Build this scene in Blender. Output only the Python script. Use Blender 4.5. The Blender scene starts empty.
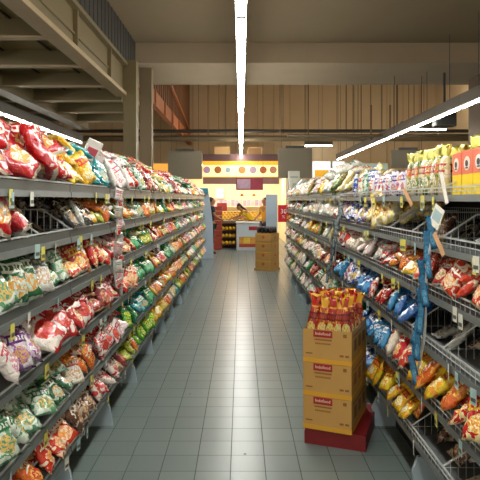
import bpy, math, random
from mathutils import Vector, Matrix, Euler
R = random.Random(7)
D = bpy.data
COL = bpy.context.scene.collection
SC = bpy.context.scene
PI = math.pi

# ---------------------------------------------------------------- camera, world, exposure
CAMH, F = 1.55, 560.0
cam = D.objects.new('camera', D.cameras.new('camera'))
COL.objects.link(cam)
cam.location = (0, 0, CAMH)
cam.rotation_euler = (PI/2, 0, 0)
cam.data.sensor_width = 36
cam.data.lens = F/480*36
cam.data.shift_x = -1/480
cam.data.shift_y = -40/480
cam.data.clip_end = 200
SC.camera = cam
w = D.worlds.new('world'); SC.world = w; w.use_nodes = True
w.node_tree.nodes['Background'].inputs[0].default_value = (1, .88, .72, 1)
w.node_tree.nodes['Background'].inputs[1].default_value = .85
SC.view_settings.view_transform = 'Standard'
SC.view_settings.look = 'None'
SC.view_settings.gamma = 1
SC.view_settings.use_curve_mapping = False
SC.view_settings.exposure = 0.3
TUBE = 44.0

def P(px, py, Y):                       # where a sight line meets depth Y
    return Vector(((px-241)*Y/F, Y, CAMH-(py-200)*Y/F))

# ---------------------------------------------------------------- materials
def lin(c):
    return tuple((v/12.92 if v <= .04045 else ((v+.055)/1.055)**2.4) for v in c)
def rgb(h):
    return lin(tuple(int(h[i:i+2], 16)/255 for i in (0, 2, 4)))+(1,)
_m = {}
def mat(name, col, rough=.5, metal=0, emit=0, noise=0, nscale=8, bump=0, coat=0):
    if name in _m: return _m[name]
    m = D.materials.new(name); m.use_nodes = True
    nt = m.node_tree; b = nt.nodes['Principled BSDF']
    c = rgb(col) if isinstance(col, str) else col
    b.inputs['Base Color'].default_value = c
    b.inputs['Roughness'].default_value = rough
    b.inputs['Metallic'].default_value = metal
    b.inputs['Coat Weight'].default_value = coat
    if emit:
        b.inputs['Emission Color'].default_value = c
        b.inputs['Emission Strength'].default_value = emit
    if noise or bump:
        tc = nt.nodes.new('ShaderNodeTexCoord'); n = nt.nodes.new('ShaderNodeTexNoise')
        n.inputs['Scale'].default_value = nscale; n.inputs['Detail'].default_value = 4
        nt.links.new(tc.outputs['Object'], n.inputs['Vector'])
        if noise:
            mx = nt.nodes.new('ShaderNodeMix'); mx.data_type = 'RGBA'
            mx.inputs[6].default_value = tuple(v*(1-noise) for v in c[:3])+(1,)
            mx.inputs[7].default_value = tuple(min(1, v*(1+noise)) for v in c[:3])+(1,)
            nt.links.new(n.outputs['Fac'], mx.inputs[0])
            nt.links.new(mx.outputs[2], b.inputs['Base Color'])
        if bump:
            bp = nt.nodes.new('ShaderNodeBump'); bp.inputs['Strength'].default_value = bump
            bp.inputs['Distance'].default_value = .01
            nt.links.new(n.outputs['Fac'], bp.inputs['Height'])
            nt.links.new(bp.outputs[0], b.inputs['Normal'])
    _m[name] = m
    return m

class N:                                # small helper for node maths
    def __init__(s, nt): s.nt = nt
    def inp(s, sock, v):
        if hasattr(v, 'links'): s.nt.links.new(v, sock)
        else: sock.default_value = v
    def m(s, op, a, b=0.0, c=None):
        n = s.nt.nodes.new('ShaderNodeMath'); n.operation = op
        s.inp(n.inputs[0], a); s.inp(n.inputs[1], b)
        if c is not None: s.inp(n.inputs[2], c)
        return n.outputs[0]
    def mix(s, f, a, b):
        n = s.nt.nodes.new('ShaderNodeMix'); n.data_type = 'RGBA'
        s.inp(n.inputs[0], f); s.inp(n.inputs[6], a); s.inp(n.inputs[7], b)
        return n.outputs[2]
    def noise(s, vec, scale, detail=2, dist=0):
        n = s.nt.nodes.new('ShaderNodeTexNoise'); s.inp(n.inputs['Vector'], vec)
        n.inputs['Scale'].default_value = scale; n.inputs['Detail'].default_value = detail
        n.inputs['Distortion'].default_value = dist
        return n.outputs['Fac']

def packet_group():                     # printed film: ground colour, title bar, food picture, seals
    g = D.node_groups.new('printed_film', 'ShaderNodeTree')
    for nm in ('Ground', 'Title', 'Food', 'Accent'):
        g.interface.new_socket(nm, in_out='INPUT', socket_type='NodeSocketColor')
    g.interface.new_socket('Patches', in_out='INPUT', socket_type='NodeSocketFloat')
    g.interface.new_socket('Color', in_out='OUTPUT', socket_type='NodeSocketColor')
    g.interface.new_socket('Normal', in_out='OUTPUT', socket_type='NodeSocketVector')
    gi = g.nodes.new('NodeGroupInput'); go = g.nodes.new('NodeGroupOutput')
    k = N(g)
    uv = g.nodes.new('ShaderNodeUVMap').outputs[0]
    sp = g.nodes.new('ShaderNodeSeparateXYZ'); g.links.new(uv, sp.inputs[0])
    u, v = sp.outputs[0], sp.outputs[1]
    oi = g.nodes.new('ShaderNodeObjectInfo')
    off = g.nodes.new('ShaderNodeVectorMath'); off.operation = 'ADD'
    g.links.new(uv, off.inputs[0])
    cx = g.nodes.new('ShaderNodeCombineXYZ'); k.inp(cx.inputs[2], k.m('MULTIPLY', oi.outputs['Random'], 20.0))
    g.links.new(cx.outputs[0], off.inputs[1]); vec = off.outputs[0]
    n1 = k.noise(vec, 5.2, 3, .8); n2 = k.noise(vec, 14, 2)
    col = k.mix(k.m('GREATER_THAN', n1, k.m('SUBTRACT', 1.0, gi.outputs['Patches'])), gi.outputs['Ground'], gi.outputs['Accent'])
    # food picture
    a = k.m('DIVIDE', k.m('SUBTRACT', u, .5), .34); b = k.m('DIVIDE', k.m('SUBTRACT', v, .33), .2)
    r = k.m('ADD', k.m('MULTIPLY', a, a), k.m('MULTIPLY', b, b))
    food = k.mix(k.m('GREATER_THAN', n2, .52), gi.outputs['Food'], gi.outputs['Accent'])
    col = k.mix(k.m('LESS_THAN', k.m('ADD', r, k.m('MULTIPLY', n2, .4)), 1.15), col, food)
    # title bar with glyph like blocks
    tb = k.m('MULTIPLY', k.m('LESS_THAN', k.m('ABSOLUTE', k.m('SUBTRACT', u, .5)), .39), k.m('LESS_THAN', k.m('ABSOLUTE', k.m('SUBTRACT', v, .7)), .11))
    col = k.mix(tb, col, gi.outputs['Title'])
    gl = k.m('MULTIPLY', k.m('GREATER_THAN', k.m('FRACT', k.m('MULTIPLY', u, 6.5)), .35), k.m('LESS_THAN', k.m('ABSOLUTE', k.m('SUBTRACT', v, .7)), .055))
    col = k.mix(k.m('MULTIPLY', gl, tb), col, gi.outputs['Ground'])
    se = k.m('GREATER_THAN', k.m('ABSOLUTE', k.m('SUBTRACT', v, .5)), .455)
    col = k.mix(se, col, gi.outputs['Accent'])
    g.links.new(col, go.inputs['Color'])
    bp = g.nodes.new('ShaderNodeBump'); bp.inputs['Strength'].default_value = .8; bp.inputs['Distance'].default_value = .016
    g.links.new(k.noise(vec, 6, 3, 1.6), bp.inputs['Height']); g.links.new(bp.outputs[0], go.inputs['Normal'])
    return g
PG = packet_group()
def film(name, ground, title, food, accent, patches=.42, rough=.27):
    m = D.materials.new(name); m.use_nodes = True; nt = m.node_tree; b = nt.nodes['Principled BSDF']
    g = nt.nodes.new('ShaderNodeGroup'); g.node_tree = PG
    for i, c in enumerate((ground, title, food, accent)): g.inputs[i].default_value = rgb(c)
    g.inputs[4].default_value = patches
    nt.links.new(g.outputs[0], b.inputs['Base Color']); nt.links.new(g.outputs[1], b.inputs['Normal'])
    b.inputs['Roughness'].default_value = rough
    b.inputs['Coat Weight'].default_value = .6; b.inputs['Coat Roughness'].default_value = .12
    return m

def tile_mat():
    m = D.materials.new('floor_tiles'); m.use_nodes = True; nt = m.node_tree; b = nt.nodes['Principled BSDF']
    k = N(nt)
    geo = nt.nodes.new('ShaderNodeTexCoord')
    mp = nt.nodes.new('ShaderNodeMapping'); mp.inputs['Location'].default_value = (.06, 0, 0)
    nt.links.new(geo.outputs['Object'], mp.inputs[0])
    br = nt.nodes.new('ShaderNodeTexBrick'); nt.links.new(mp.outputs[0], br.inputs['Vector'])
    br.offset = 0; br.squash = 1
    for nm, v in (('Scale', 1), ('Mortar Size', .0028), ('Mortar Smooth', .3), ('Bias', 0), ('Brick Width', .2), ('Row Height', .2)):
        br.inputs[nm].default_value = v
    br.inputs['Color1'].default_value = rgb('727e7a'); br.inputs['Color2'].default_value = rgb('6a7673'); br.inputs['Mortar'].default_value = rgb('363d3d')
    n = k.noise(geo.outputs['Object'], 1.1, 4); n2 = k.noise(geo.outputs['Object'], 60, 2)
    dirt = k.m('MULTIPLY_ADD', n, .12, .94)
    vm = nt.nodes.new('ShaderNodeVectorMath'); vm.operation = 'SCALE'
    nt.links.new(br.outputs['Color'], vm.inputs[0]); nt.links.new(k.m('MULTIPLY', dirt, k.m('MULTIPLY_ADD', n2, .12, .94)), vm.inputs['Scale'])
    nt.links.new(vm.outputs[0], b.inputs['Base Color'])
    nt.links.new(k.m('MULTIPLY_ADD', br.outputs['Fac'], .4, .28), b.inputs['Roughness'])
    bp = nt.nodes.new('ShaderNodeBump'); bp.invert = True; bp.inputs['Strength'].default_value = .5; bp.inputs['Distance'].default_value = .002
    nt.links.new(br.outputs['Fac'], bp.inputs['Height']); nt.links.new(bp.outputs[0], b.inputs['Normal'])
    return m

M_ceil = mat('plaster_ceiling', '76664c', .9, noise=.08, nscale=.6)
M_beam = mat('concrete_beam', '93826a', .9, noise=.1, nscale=2)
M_steel = mat('shaded_olive_steel', '655838', .55, noise=.12, nscale=3)  # olive steel, darkened so the colour carries the shade of the recessed web
M_flange = mat('highlit_steel_flange', '9a8664', .5, noise=.15, nscale=5)  # lighter copy of the steel; lower-edge highlight put into the colour
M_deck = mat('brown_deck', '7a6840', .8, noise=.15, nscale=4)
M_wall = mat('tan_wall', 'dcc6a2', .85, noise=.07, nscale=1)
M_rust = mat('brown_ribbed_wall', '8a6447', .8, noise=.12, nscale=2)
M_dark = mat('dark_metal', '34302b', .5)
M_gap = mat('dark_opening', '1b1916', .9)
M_shelf = mat('grey_shelf_metal', '74797a', .38, .35)
M_rail = mat('price_rail_plastic', '6a706e', .35, .1, noise=.1, nscale=30)
M_wire = mat('zinc_wire', 'c4c8c6', .35, .25)
M_back = mat('dark_back_panel', '2b2c2c', .7)
M_foot = mat('blue_grey_metal', '9fb0b8', .4)
M_plinth = mat('black_plinth', '1d1f20', .6)
M_guard = mat('smoky_guard', '5e6361', .3, .3, noise=.25, nscale=60)
M_tagy = mat('yellow_price_card', 'd9cf5e', .5)
M_tagw = mat('white_price_card', 'd8d8cc', .5)
M_tagb = mat('pale_blue_price_card', 'a8c4c4', .5)
M_tube = mat('tube_light', (1, .985, .93, 1), .4, emit=TUBE)
M_housing = mat('grey_light_housing', '5c564c', .5)
M_panel = mat('blue_grey_panel', 'a8b8c6', .5)
M_sign = mat('grey_sign_board', '6a6250', .6)

# ---------------------------------------------------------------- mesh building
class MB:
    def __init__(s): s.v = []; s.f = []; s.mi = []; s.uv = None
    def add(s, vs, fs, mi=0, M=None):
        o = len(s.v)
        s.v += [tuple(M @ Vector(p)) if M else tuple(p) for p in vs]
        s.f += [tuple(i+o for i in f) for f in fs]; s.mi += [mi]*len(fs)
        return s
    def box(s, x0, x1, y0, y1, z0, z1, mi=0, M=None):
        return s.add([(x0,y0,z0),(x1,y0,z0),(x1,y1,z0),(x0,y1,z0),(x0,y0,z1),(x1,y0,z1),(x1,y1,z1),(x0,y1,z1)],
                     [(0,3,2,1),(4,5,6,7),(0,1,5,4),(1,2,6,5),(2,3,7,6),(3,0,4,7)], mi, M)
    def bar(s, a, b, r, n=4, mi=0, r2=None):
        a = Vector(a); b = Vector(b); d = b-a
        if d.length < 1e-6: return s
        q = d.to_track_quat('Z', 'Y').to_matrix(); r2 = r if r2 is None else r2
        vs = [a+q @ Vector((math.cos(2*PI*(i+.5)/n)*r, math.sin(2*PI*(i+.5)/n)*r, 0)) for i in range(n)]
        vs += [b+q @ Vector((math.cos(2*PI*(i+.5)/n)*r2, math.sin(2*PI*(i+.5)/n)*r2, 0)) for i in range(n)]
        fs = [(i, (i+1) % n, n+(i+1) % n, n+i) for i in range(n)]+[tuple(range(n))[::-1], tuple(range(n, 2*n))]
        return s.add(vs, fs, mi)
    def lathe(s, prof, n=14, mi=0, M=None):
        vs = []; fs = []
        for r, z in prof: vs += [(math.cos(2*PI*i/n)*r, math.sin(2*PI*i/n)*r, z) for i in range(n)]
        for j in range(len(prof)-1):
            for i in range(n): fs.append((j*n+i, j*n+(i+1) % n, (j+1)*n+(i+1) % n, (j+1)*n+i))
        fs.append(tuple(range(n))[::-1]); fs.append(tuple(range((len(prof)-1)*n, len(prof)*n)))
        return s.add(vs, fs, mi, M)
    def prism(s, pts, axis, a, b, mi=0):
        def q(p, t): return (t, p[0], p[1]) if axis == 'x' else (p[0], t, p[1]) if axis == 'y' else (p[0], p[1], t)
        n = len(pts); vs = [q(p, a) for p in pts]+[q(p, b) for p in pts]
        return s.add(vs, [tuple(range(n))[::-1], tuple(range(n, 2*n))]+[(i, (i+1) % n, n+(i+1) % n, n+i) for i in range(n)], mi)
    def mesh(s, name, mats, smooth=False):
        me = D.meshes.new(name); me.from_pydata(s.v, [], s.f)
        if not isinstance(mats, (list, tuple)): mats = [mats]
        for m in mats: me.materials.append(m)
        if any(s.mi): me.polygons.foreach_set('material_index', s.mi)
        if smooth: me.polygons.foreach_set('use_smooth', [True]*len(me.polygons))
        me.validate(); me.update()
        return me
    def obj(s, name, mats, parent=None, smooth=False, loc=None, bevel=0, rot=None):
        return put(name, s.mesh(name, mats, smooth), parent, loc, bevel, rot)
def put(name, me, parent=None, loc=None, bevel=0, rot=None):
    o = D.objects.new(name, me); COL.objects.link(o)
    if parent: o.parent = parent
    if loc: o.location = loc
    if rot: o.rotation_euler = rot
    if bevel:
        b = o.modifiers.new('bevel', 'BEVEL'); b.width = bevel; b.segments = 2; b.limit_method = 'ANGLE'
    return o
def empty(name, loc=(0, 0, 0), rz=0):
    o = D.objects.new(name, None); COL.objects.link(o); o.location = loc; o.rotation_euler = (0, 0, rz); o.empty_display_size = .1
    return o
def tag(o, label, cat, group=None):
    o['label'] = label; o['category'] = cat
    if group: o['group'] = group
    return o
def struct(o): o['kind'] = 'structure'; return o
def copy_tree(o, parent=None):
    c = o.copy(); COL.objects.link(c); c.parent = parent
    for ch in o.children: copy_tree(ch, c)
    return c
def text_mesh(body, size, material, name='lettering', depth=.002, ax='CENTER'):
    cu = D.curves.new('t', 'FONT'); cu.body = body; cu.size = size; cu.align_x = ax; cu.align_y = 'CENTER'; cu.extrude = depth/2; cu.resolution_u = 2
    o = D.objects.new('t', cu); COL.objects.link(o)
    bpy.context.view_layer.update()
    me = D.meshes.new_from_object(o.evaluated_get(bpy.context.evaluated_depsgraph_get()))
    D.objects.remove(o); me.name = name; me.materials.clear(); me.materials.append(material)
    return me
ORD = ['first','second','third','fourth','fifth','sixth','seventh','eighth','ninth','tenth','eleventh','twelfth','thirteenth','fourteenth','fifteenth','sixteenth','seventeenth','eighteenth','nineteenth','twentieth','twenty-first','twenty-second','twenty-third','twenty-fourth','twenty-fifth','twenty-sixth','twenty-seventh','twenty-eighth','twenty-ninth','thirtieth']

# ---------------------------------------------------------------- the setting
struct(MB().box(-9, 9, -2, 26, -.1, 0).obj('floor', tile_mat()))
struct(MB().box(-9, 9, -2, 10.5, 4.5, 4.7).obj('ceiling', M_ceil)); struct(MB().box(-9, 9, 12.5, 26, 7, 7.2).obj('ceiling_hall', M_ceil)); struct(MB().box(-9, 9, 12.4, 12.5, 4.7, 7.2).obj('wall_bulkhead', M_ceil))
struct(MB().box(-9, 9, 10.5, 12.5, 4.12, 4.7).obj('trim_1', M_beam, bevel=.01))
b = MB().box(-9, 9, 26, 26.2, 0, 7.2)
struct(b.obj('wall_back', M_wall))
b = MB()
for i in range(24): b.box(-9+i*.75, -8.96+i*.75, 25.96, 26, 3.0, 7)
struct(b.obj('trim_2', mat('wall_seam', 'c8b08a', .8)))
struct(MB().box(-9.2, -9, -2, 26.2, 0, 7.2).obj('wall_left', M_wall))
struct(MB().box(9, 9.2, -2, 26.2, 0, 7.2).obj('wall_right', M_wall))
# mezzanine over the left row
b = MB()
b.box(-2.12, -1.92, 1, 9.5, 3.3, 3.36, 1); b.box(-2.1, -1.98, 1, 9.5, 3.36, 3.80); b.box(-2.12, -1.90, 1, 9.5, 3.80, 3.86)
for y in (3.2, 4.9, 6.6, 8.3): b.box(-1.98, -1.925, y, y+.05, 3.36, 3.80)
b.box(-1.98, -1.955, 3.2, 8.3, 3.5, 3.53)
struct(b.obj('trim_3', [M_steel, M_flange], bevel=.004))
b = MB().box(-2.1, -1.98, 1, 10.5, 3.86, 4.5)
for i in range(44): b.box(-1.98, -1.972, 1+i*.21, 1.04+i*.21, 3.88, 4.5)
struct(b.obj('wall_mezzanine', mat('dark_louvre', '2e2a22', .8)))
b = MB()
for i in range(9):
    y = 2.15+1.3*i
    b.box(-8.9, -2.12, y, y+.06, 3.32, 3.52); b.box(-8.9, -2.12, y-.03, y+.09, 3.30, 3.32, 1)
struct(b.obj('trim_4', [M_steel, M_flange]))
struct(MB().box(-3.86, -3.68, 1, 13.5, 3.26, 3.50).box(-3.9, -3.64, 1, 13.5, 3.24, 3.26).obj('trim_5', M_steel))
b = MB().box(-8.9, -2.12, 1, 13.5, 3.52, 3.6)
for i in range(9):
    for j in range(9):
        y = 2.35+1.3*i+.1; x = -2.5-.62*j
        b.box(x-.015, x+.015, y+.05, y+1.0, 3.505, 3.52, 1)
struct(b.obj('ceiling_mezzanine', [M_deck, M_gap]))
# columns
b = MB().box(-1.98, -1.76, 9.4, 9.62, 0, 3.9); b.box(-1.99, -1.75, 9.39, 9.63, 0, .12)
struct(b.obj('trim_6', M_steel, bevel=.006))
b = MB().box(-1.97, -1.74, 10.9, 11.1, 0, 4.12)
struct(b.obj('trim_7', mat('brown_column', '6f5f45', .6, noise=.1), bevel=.006))
struct(MB().box(4.87, 5.5, 11.4, 12.0, 0, 4.12).obj('trim_8', mat('dark_brown_column', '5b4a38', .7, noise=.08), bevel=.01))
# side hall beyond the columns
b = MB().box(-2.5, -2.4, 12.6, 26, 4.5, 7)
for i in range(30): b.box(-2.4, -2.36, 12.7+i*.45, 12.76+i*.45, 4.5, 7)
struct(b.obj('wall_side', M_rust))
b = MB().box(-2.45, -2.3, 12.6, 26, 4.1, 4.5)
for i in range(7): b.box(-2.3, -2.26, 13+i*1.9, 13.12+i*1.9, 4.1, 4.5)
b.bar((-2.3, 12.7, 5.9), (-2.3, 25.5, 4.6), .05, 4)
struct(b.obj('trim_9', mat('orange_lit_brown_steel', 'a5633a', .6, noise=.15, nscale=3)))  # orange light along the beam is put into its colour

# ---------------------------------------------------------------- lamps: rows of batten lights
def batten_proto(hz=.13, hw=.034, tw=.043):
    t = empty('tube_light')
    MB().box(-hw, hw, 0, 1.22, .025, hz).obj('housing', M_housing, t, bevel=.004)
    MB().box(-tw, tw, .02, 1.20, -.03+(.043-tw)*.6, .025).obj('tube', M_tube, t, bevel=.008)
    e = MB().box(-.042, .042, 0, .02, -.034, .02).box(-.042, .042, 1.20, 1.22, -.034, .02).obj('end_cap', M_housing, t)
    return t
LPROTO = batten_proto(); first = [True]; LPROTO2 = batten_proto(.22, .06, .013); first2 = [True]
def lamp(x, y, z, rz, label, group, top=None):
    if 'centre row' in group:
        t = LPROTO if first[0] else copy_tree(LPROTO); first[0] = False
    else:
        t = LPROTO2 if first2[0] else copy_tree(LPROTO2); first2[0] = False
    t.location = (x, y, z); t.rotation_euler = (0, 0, rz)
    tag(t, label, 'ceiling light', group)
    for o in list(t.children):
        if o.name.startswith('suspension_rod'): D.objects.remove(o)
    if ('rod', top-z) not in _m: _m[('rod', top-z)] = MB().bar((0, .6, .12), (0, .6, top-z), .006, 5).mesh('suspension_rod', M_dark)
    put('suspension_rod', _m[('rod', top-z)], t)
    return t
for i in range(19):
    lamp(0, -1.44+1.22*i, 3.1, 0, f'bright tube light in the centre row over the aisle, {ORD[i]} from the camera', 'tube lights in the centre row', 4.5 if i < 9 else 4.12 if i < 11 else 7.0)
for i in range(14):
    lamp(3.72, 4.5+1.22*i, 3.1, 0, f'bright tube light in the row right of the aisle, {ORD[i]} from the camera', 'tube lights in the right row', 4.5 if i < 5 else 4.12 if i < 7 else 7.0)
for i in range(10):
    lamp(-4.2, 2.5+1.22*i, 3.05, 0, f'tube light under the mezzanine left of the aisle, {ORD[i]} from the camera', 'tube lights under the mezzanine', 3.5)
for i in range(1):
    lamp(5.5-1.25*i, 15, 3.43, PI/2, 'tube light across the far hall above the right row', 'cross tube lights in the far hall', 7.0)
for i in range(1):
    lamp(4.0-1.25*i, 24.5, 3.92, PI/2, 'distant tube light across the far end, right of the bakery sign', 'cross tube lights at the back wall', 7.0)

for i in range(6):                      # unseen high-bay lamps, added to brighten the far hall's back wall
    t = empty('added_high_bay', (-3+2.2*i, 21.5, 6.1))
    MB().lathe([(.05, .35), (.09, .3), (.24, .05), (.26, 0), (.24, .0), (.22, .05), (.07, .27)], 18).obj('lamp_shade', M_housing, t, True)
    MB().lathe([(.02, .06), (.06, .1), (.06, .18), (.02, .25)], 12).obj('fill_bulb', mat('added_warm_bulb', (1, .8, .55, 1), .4, emit=6), t, True)
    MB().bar((0, 0, .33), (0, 0, .9), .008, 5).obj('cord', M_dark, t)
    L_ = D.lights.new('fill_light', 'POINT'); L_.energy = 32; L_.color = (1, .80, .56); L_.shadow_soft_size = .12
    lo = D.objects.new('fill_light', L_); COL.objects.link(lo); lo.parent = t; lo.location = (0, 0, -.05)
    tag(t, f'added unseen bell-shaped lamp in the tall far hall above the bakery, {ORD[i]} from left', 'lamp', 'added high-bay lamps of the far hall')

# ---------------------------------------------------------------- pipes, rods and boards overhead
for i, (y, z, r, xa, xb) in enumerate([(16, 3.52, .05, -7, 9), (17, 3.42, .09, -7, 9), (18.5, 3.64, .035, -2.2, 9), (14.5, 3.22, .04, 1.2, 9)]):
    nm = ['dark thin pipe crossing the hall above the tubes', 'thick brown duct crossing the hall behind the thin pipe',
          'thin upper pipe crossing the hall, farthest from the camera', 'short pipe crossing above the right shelves, nearest of the pipes'][i]
    tag(MB().bar((xa, y, z), (xb, y, z), r, 10).obj('ceiling_pipe', mat('pipe%d' % i, ['3a3228', '7a684c', '5b4d3a', '6a5940'][i], .5), smooth=True), nm, 'pipe')
rods = [(208, 135), (219, 134), (226, 134), (280, 134), (283, 134), (305, 134), (308, 134), (337, 130), (346, 131), (353, 130), (358, 130), (361, 131), (371, 140), (382, 132), (390, 140), (397, 138), (414, 130), (421, 132)]
for i, (px, py) in enumerate(rods):
    Y = 15.5+(i % 3)*.6; a = P(px, py, Y); r = .028 if px in (371, 390, 397) else .012
    top = 7.0
    if px in (371, 390): top = P(px, 105, Y).z
    o = MB().bar((0, 0, 0), (0, 0, top-a.z), r, 6).bar((0, 0, top-a.z), (0, 0, 7-a.z), .004, 4).obj('hanging_rod', mat('rod', '826a4e', .6), loc=a)
    side = 'left of' if px < 241 else 'right of'
    tag(o, f'thin rod hanging in the far hall {side} the centre light, {ORD[i]} from left', 'rod', 'rods hanging in the far hall')
o = MB().bar((0, 0, 0), (0, 0, 4.5-3.2), .006, 5).obj('hanging_wire', M_dark, loc=(3.72, 8.2, 3.23))
tag(o, 'single thin wire holding the right light row from the ceiling', 'wire')

def board(x0, y0, x1, y1, Y, label):
    a = P(x0, y1, Y); c = P(x1, y0, Y)
    t = empty('hanging_sign', ((a.x+c.x)/2, Y, a.z)); wd = (c.x-a.x)/2; h = c.z-a.z
    MB().box(-wd, wd, -.015, .015, 0, h).obj('board', M_sign, t, bevel=.004)
    b = MB()
    for s in (-.8, .8): b.bar((wd*s, 0, h), (wd*s, 0, 4.12-a.z), .005, 4)
    b.obj('suspension_wire', M_dark, t)
    MB().box(-wd*.55, wd*.55, -.03, .03, h, h+.05).obj('clamp', M_dark, t)
    tag(t, label, 'sign')
board(168, 151, 202, 179, 12.4, 'plain grey-brown hanging board over the left row')
board(278, 148, 312, 178, 12.4, 'plain grey-brown hanging board right of the lit bakery sign')
board(391, 150, 425, 168, 11.6, 'plain grey-brown hanging board above the yellow-topped packs at right')
# dark speaker box on the far right
t = empty('loudspeaker', P(436, 126, 11.2)); MB().box(0, .42, 0, .25, 0, .3).obj('cabinet', M_dark, t, bevel=.02)
MB().box(.02, .40, -.01, 0, .03, .27).obj('grille', mat('speaker_grille', '1f1c18', .9, bump=.5, nscale=200), t)
MB().box(.19, .23, .1, .14, .3, 1.1).obj('bracket', M_dark, t)
tag(t, 'dark box hanging beside the brown pillar above the right light row', 'speaker')

# ---------------------------------------------------------------- shelving
XF = .90; DEPTH = .44
ZL = [.245, .50, .80, 1.075, 1.35, 1.59]
ZR = [.31, .58, .84, 1.10, 1.335, 1.57]
Y0 = 2.05; NL, NR = 13, 10
def unit_proto(Z, side):                # built facing +X at x = -XF (left row) or mirrored for the right row
    s = 1 if side == 'L' else -1
    def X(x0, x1): return (min(s*x0, s*x1), max(s*x0, s*x1))
    t = empty('shelving_unit')
    a = X(-DEPTH-.02, -DEPTH); MB().box(a[0], a[1], 0, .9, .05, Z[-1]+(.03 if side == 'R' else .12)).obj('back_panel', M_back, t)
    for y in (0, .87):
        a = X(-DEPTH, -DEPTH+.03); MB().box(a[0], a[1], y, y+.03, 0, Z[-1]+.06).obj('upright', M_shelf, t)
    a = X(-DEPTH, -.16); MB().box(a[0], a[1], .01, .89, 0, .13).obj('plinth', M_plinth, t)
    ft = MB()
    for y in (.0,): ft.prism([(s*-.16, 0), (s*0.02 if side == 'L' else s*-.02, 0), (s*-.0, .12), (s*-.03, .20), (s*-.16, .20)], 'y', y-.012, y+.012)
    ft.obj('foot', M_foot, t)
    for k, z in enumerate(Z):
        top = k == len(Z)-1
        a = X(-DEPTH, 0); sh = MB().box(a[0], a[1], .004, .896, z-.016, z).obj('shelf', M_shelf, t)
        a = X(0, .008); MB().prism([(s*0, z-.026), (s*.008, z-.026), (s*.005, z+.002), (s*0, z+.002)], 'y', .006, .894).obj('price_rail', M_rail, sh)
        g = MB(); gh = ((.022 if k < 3 else .048) if side == 'L' else (.05 if not top else .035))
        if side == 'L':
            g.box(*X(-.004, -.001), .006, .894, z, z+gh-.008, 1)
        for zz in ([gh] if side == 'L' else [gh*.5, gh]): g.bar((s*-.001, .004, z+zz), (s*-.001, .896, z+zz), .005 if zz == gh else .0028, 4)
        if side == 'R':
            for i in range(19): g.bar((s*-.001, .004+i*.0495, z), (s*-.001, .004+i*.0495, z+gh), .0014, 3)
        g.obj('front_guard', [M_wire, M_guard], sh)
        for y in (.006, .45):
            d = MB(); h = .15 if not top else .11; sl = .15
            pts = [(-.001, z+gh), (-sl, z+h), (-DEPTH+.02, z+h)]
            for p, q in zip(pts, pts[1:]): d.bar((s*p[0], y, p[1]), (s*q[0], y, q[1]), .0044, 4)
            n = 12
            for i in range(1, n):
                x = (DEPTH-.02)*i/n; hh = h if x > sl else gh+(h-gh)*x/sl
                d.bar((s*-x, y, z), (s*-x, y, z+hh), .0015, 3)
            d.bar((s*-.001, y, z+.045), (s*(-DEPTH+.02), y, z+.045), .0015, 3)
            d.obj('wire_divider', M_wire, sh)
        if side == 'R':
            g = MB(); h = .17 if not top else .10; x = s*(-DEPTH+.05)
            for zz in (.02, h/2, h): g.bar((x, .01, z+zz), (x, .89, z+zz), .002, 3)
            for i in range(30): g.bar((x, .012+i*.03, z), (x, .012+i*.03, z+h), .0016, 3)
            g.obj('back_grid', M_wire, sh)
    return t
TAGM = []
for nm, m in (('y', M_tagy), ('w', M_tagw), ('b', M_tagb)):
    TAGM.append(MB().box(0, .002, -.018, .018, -.062, 0).box(.002, .003, -.014, .014, -.05, -.035, 1).mesh('price_tag', [m, mat('tag_print', '55584c', .6)]))
def add_tags(unit, side, n):
    s = 1 if side == 'L' else -1
    for ch in unit.children:
        if not ch.name.startswith('shelf'): continue
        z = ch.data.vertices[4].co.z
        for _ in range(n):
            o = D.objects.new('price_tag', TAGM[R.choice((0, 0, 1, 2))]); COL.objects.link(o); o.parent = ch
            o.location = (s*.0125, R.uniform(.06, .84), z-.0+R.uniform(-.012, .008))
            o.rotation_euler = (0, 0, (0 if s > 0 else PI)+R.uniform(-.3, .3))
protoL = unit_proto(ZL, 'L'); protoR = unit_proto(ZR, 'R')
for side, proto, n, x in (('L', protoL, NL, -XF), ('R', protoR, NR, XF)):
    for i in range(n):
        u = proto if i == 0 else copy_tree(proto)
        u.location = (x, Y0+.9*i, 0)
        row = 'left' if side == 'L' else 'right'
        tag(u, f'grey metal six-shelf rack in the {row} row, {ORD[i]} from the camera', 'shelf rack', f'shelf racks of the {row} row')
    for i, u in enumerate([o for o in SC.objects if o.name.startswith('shelving_unit') and o.get('group', '').endswith(f'{"left" if side=="L" else "right"} row')]):
        add_tags(u, side, 3 if i < 5 else 2)
# end panels of the rows
b = MB().prism([(-1.38, 0), (-.72, 0), (-.74, .9), (-.84, 1.72), (-.86, 1.83), (-1.38, 1.83)], 'y', 14.68, 14.73)
tag(b.obj('end_panel', M_panel, bevel=.006), 'tall blue-grey end panel closing the left row', 'panel')
b = MB().box(.74, 1.08, 16.6, 16.65, 0, 1.72)
tag(b.obj('end_panel', M_panel, bevel=.006), 'blue-grey upright panel behind the carton stack at the aisle end', 'panel')
b = MB().box(-1.08, -.86, 14.5, 14.66, 1.72, 1.86)
tag(b.obj('box', mat('teal_card', '2f8fa0', .5), bevel=.005), 'teal box on top of the far end of the left row', 'box')

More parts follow.
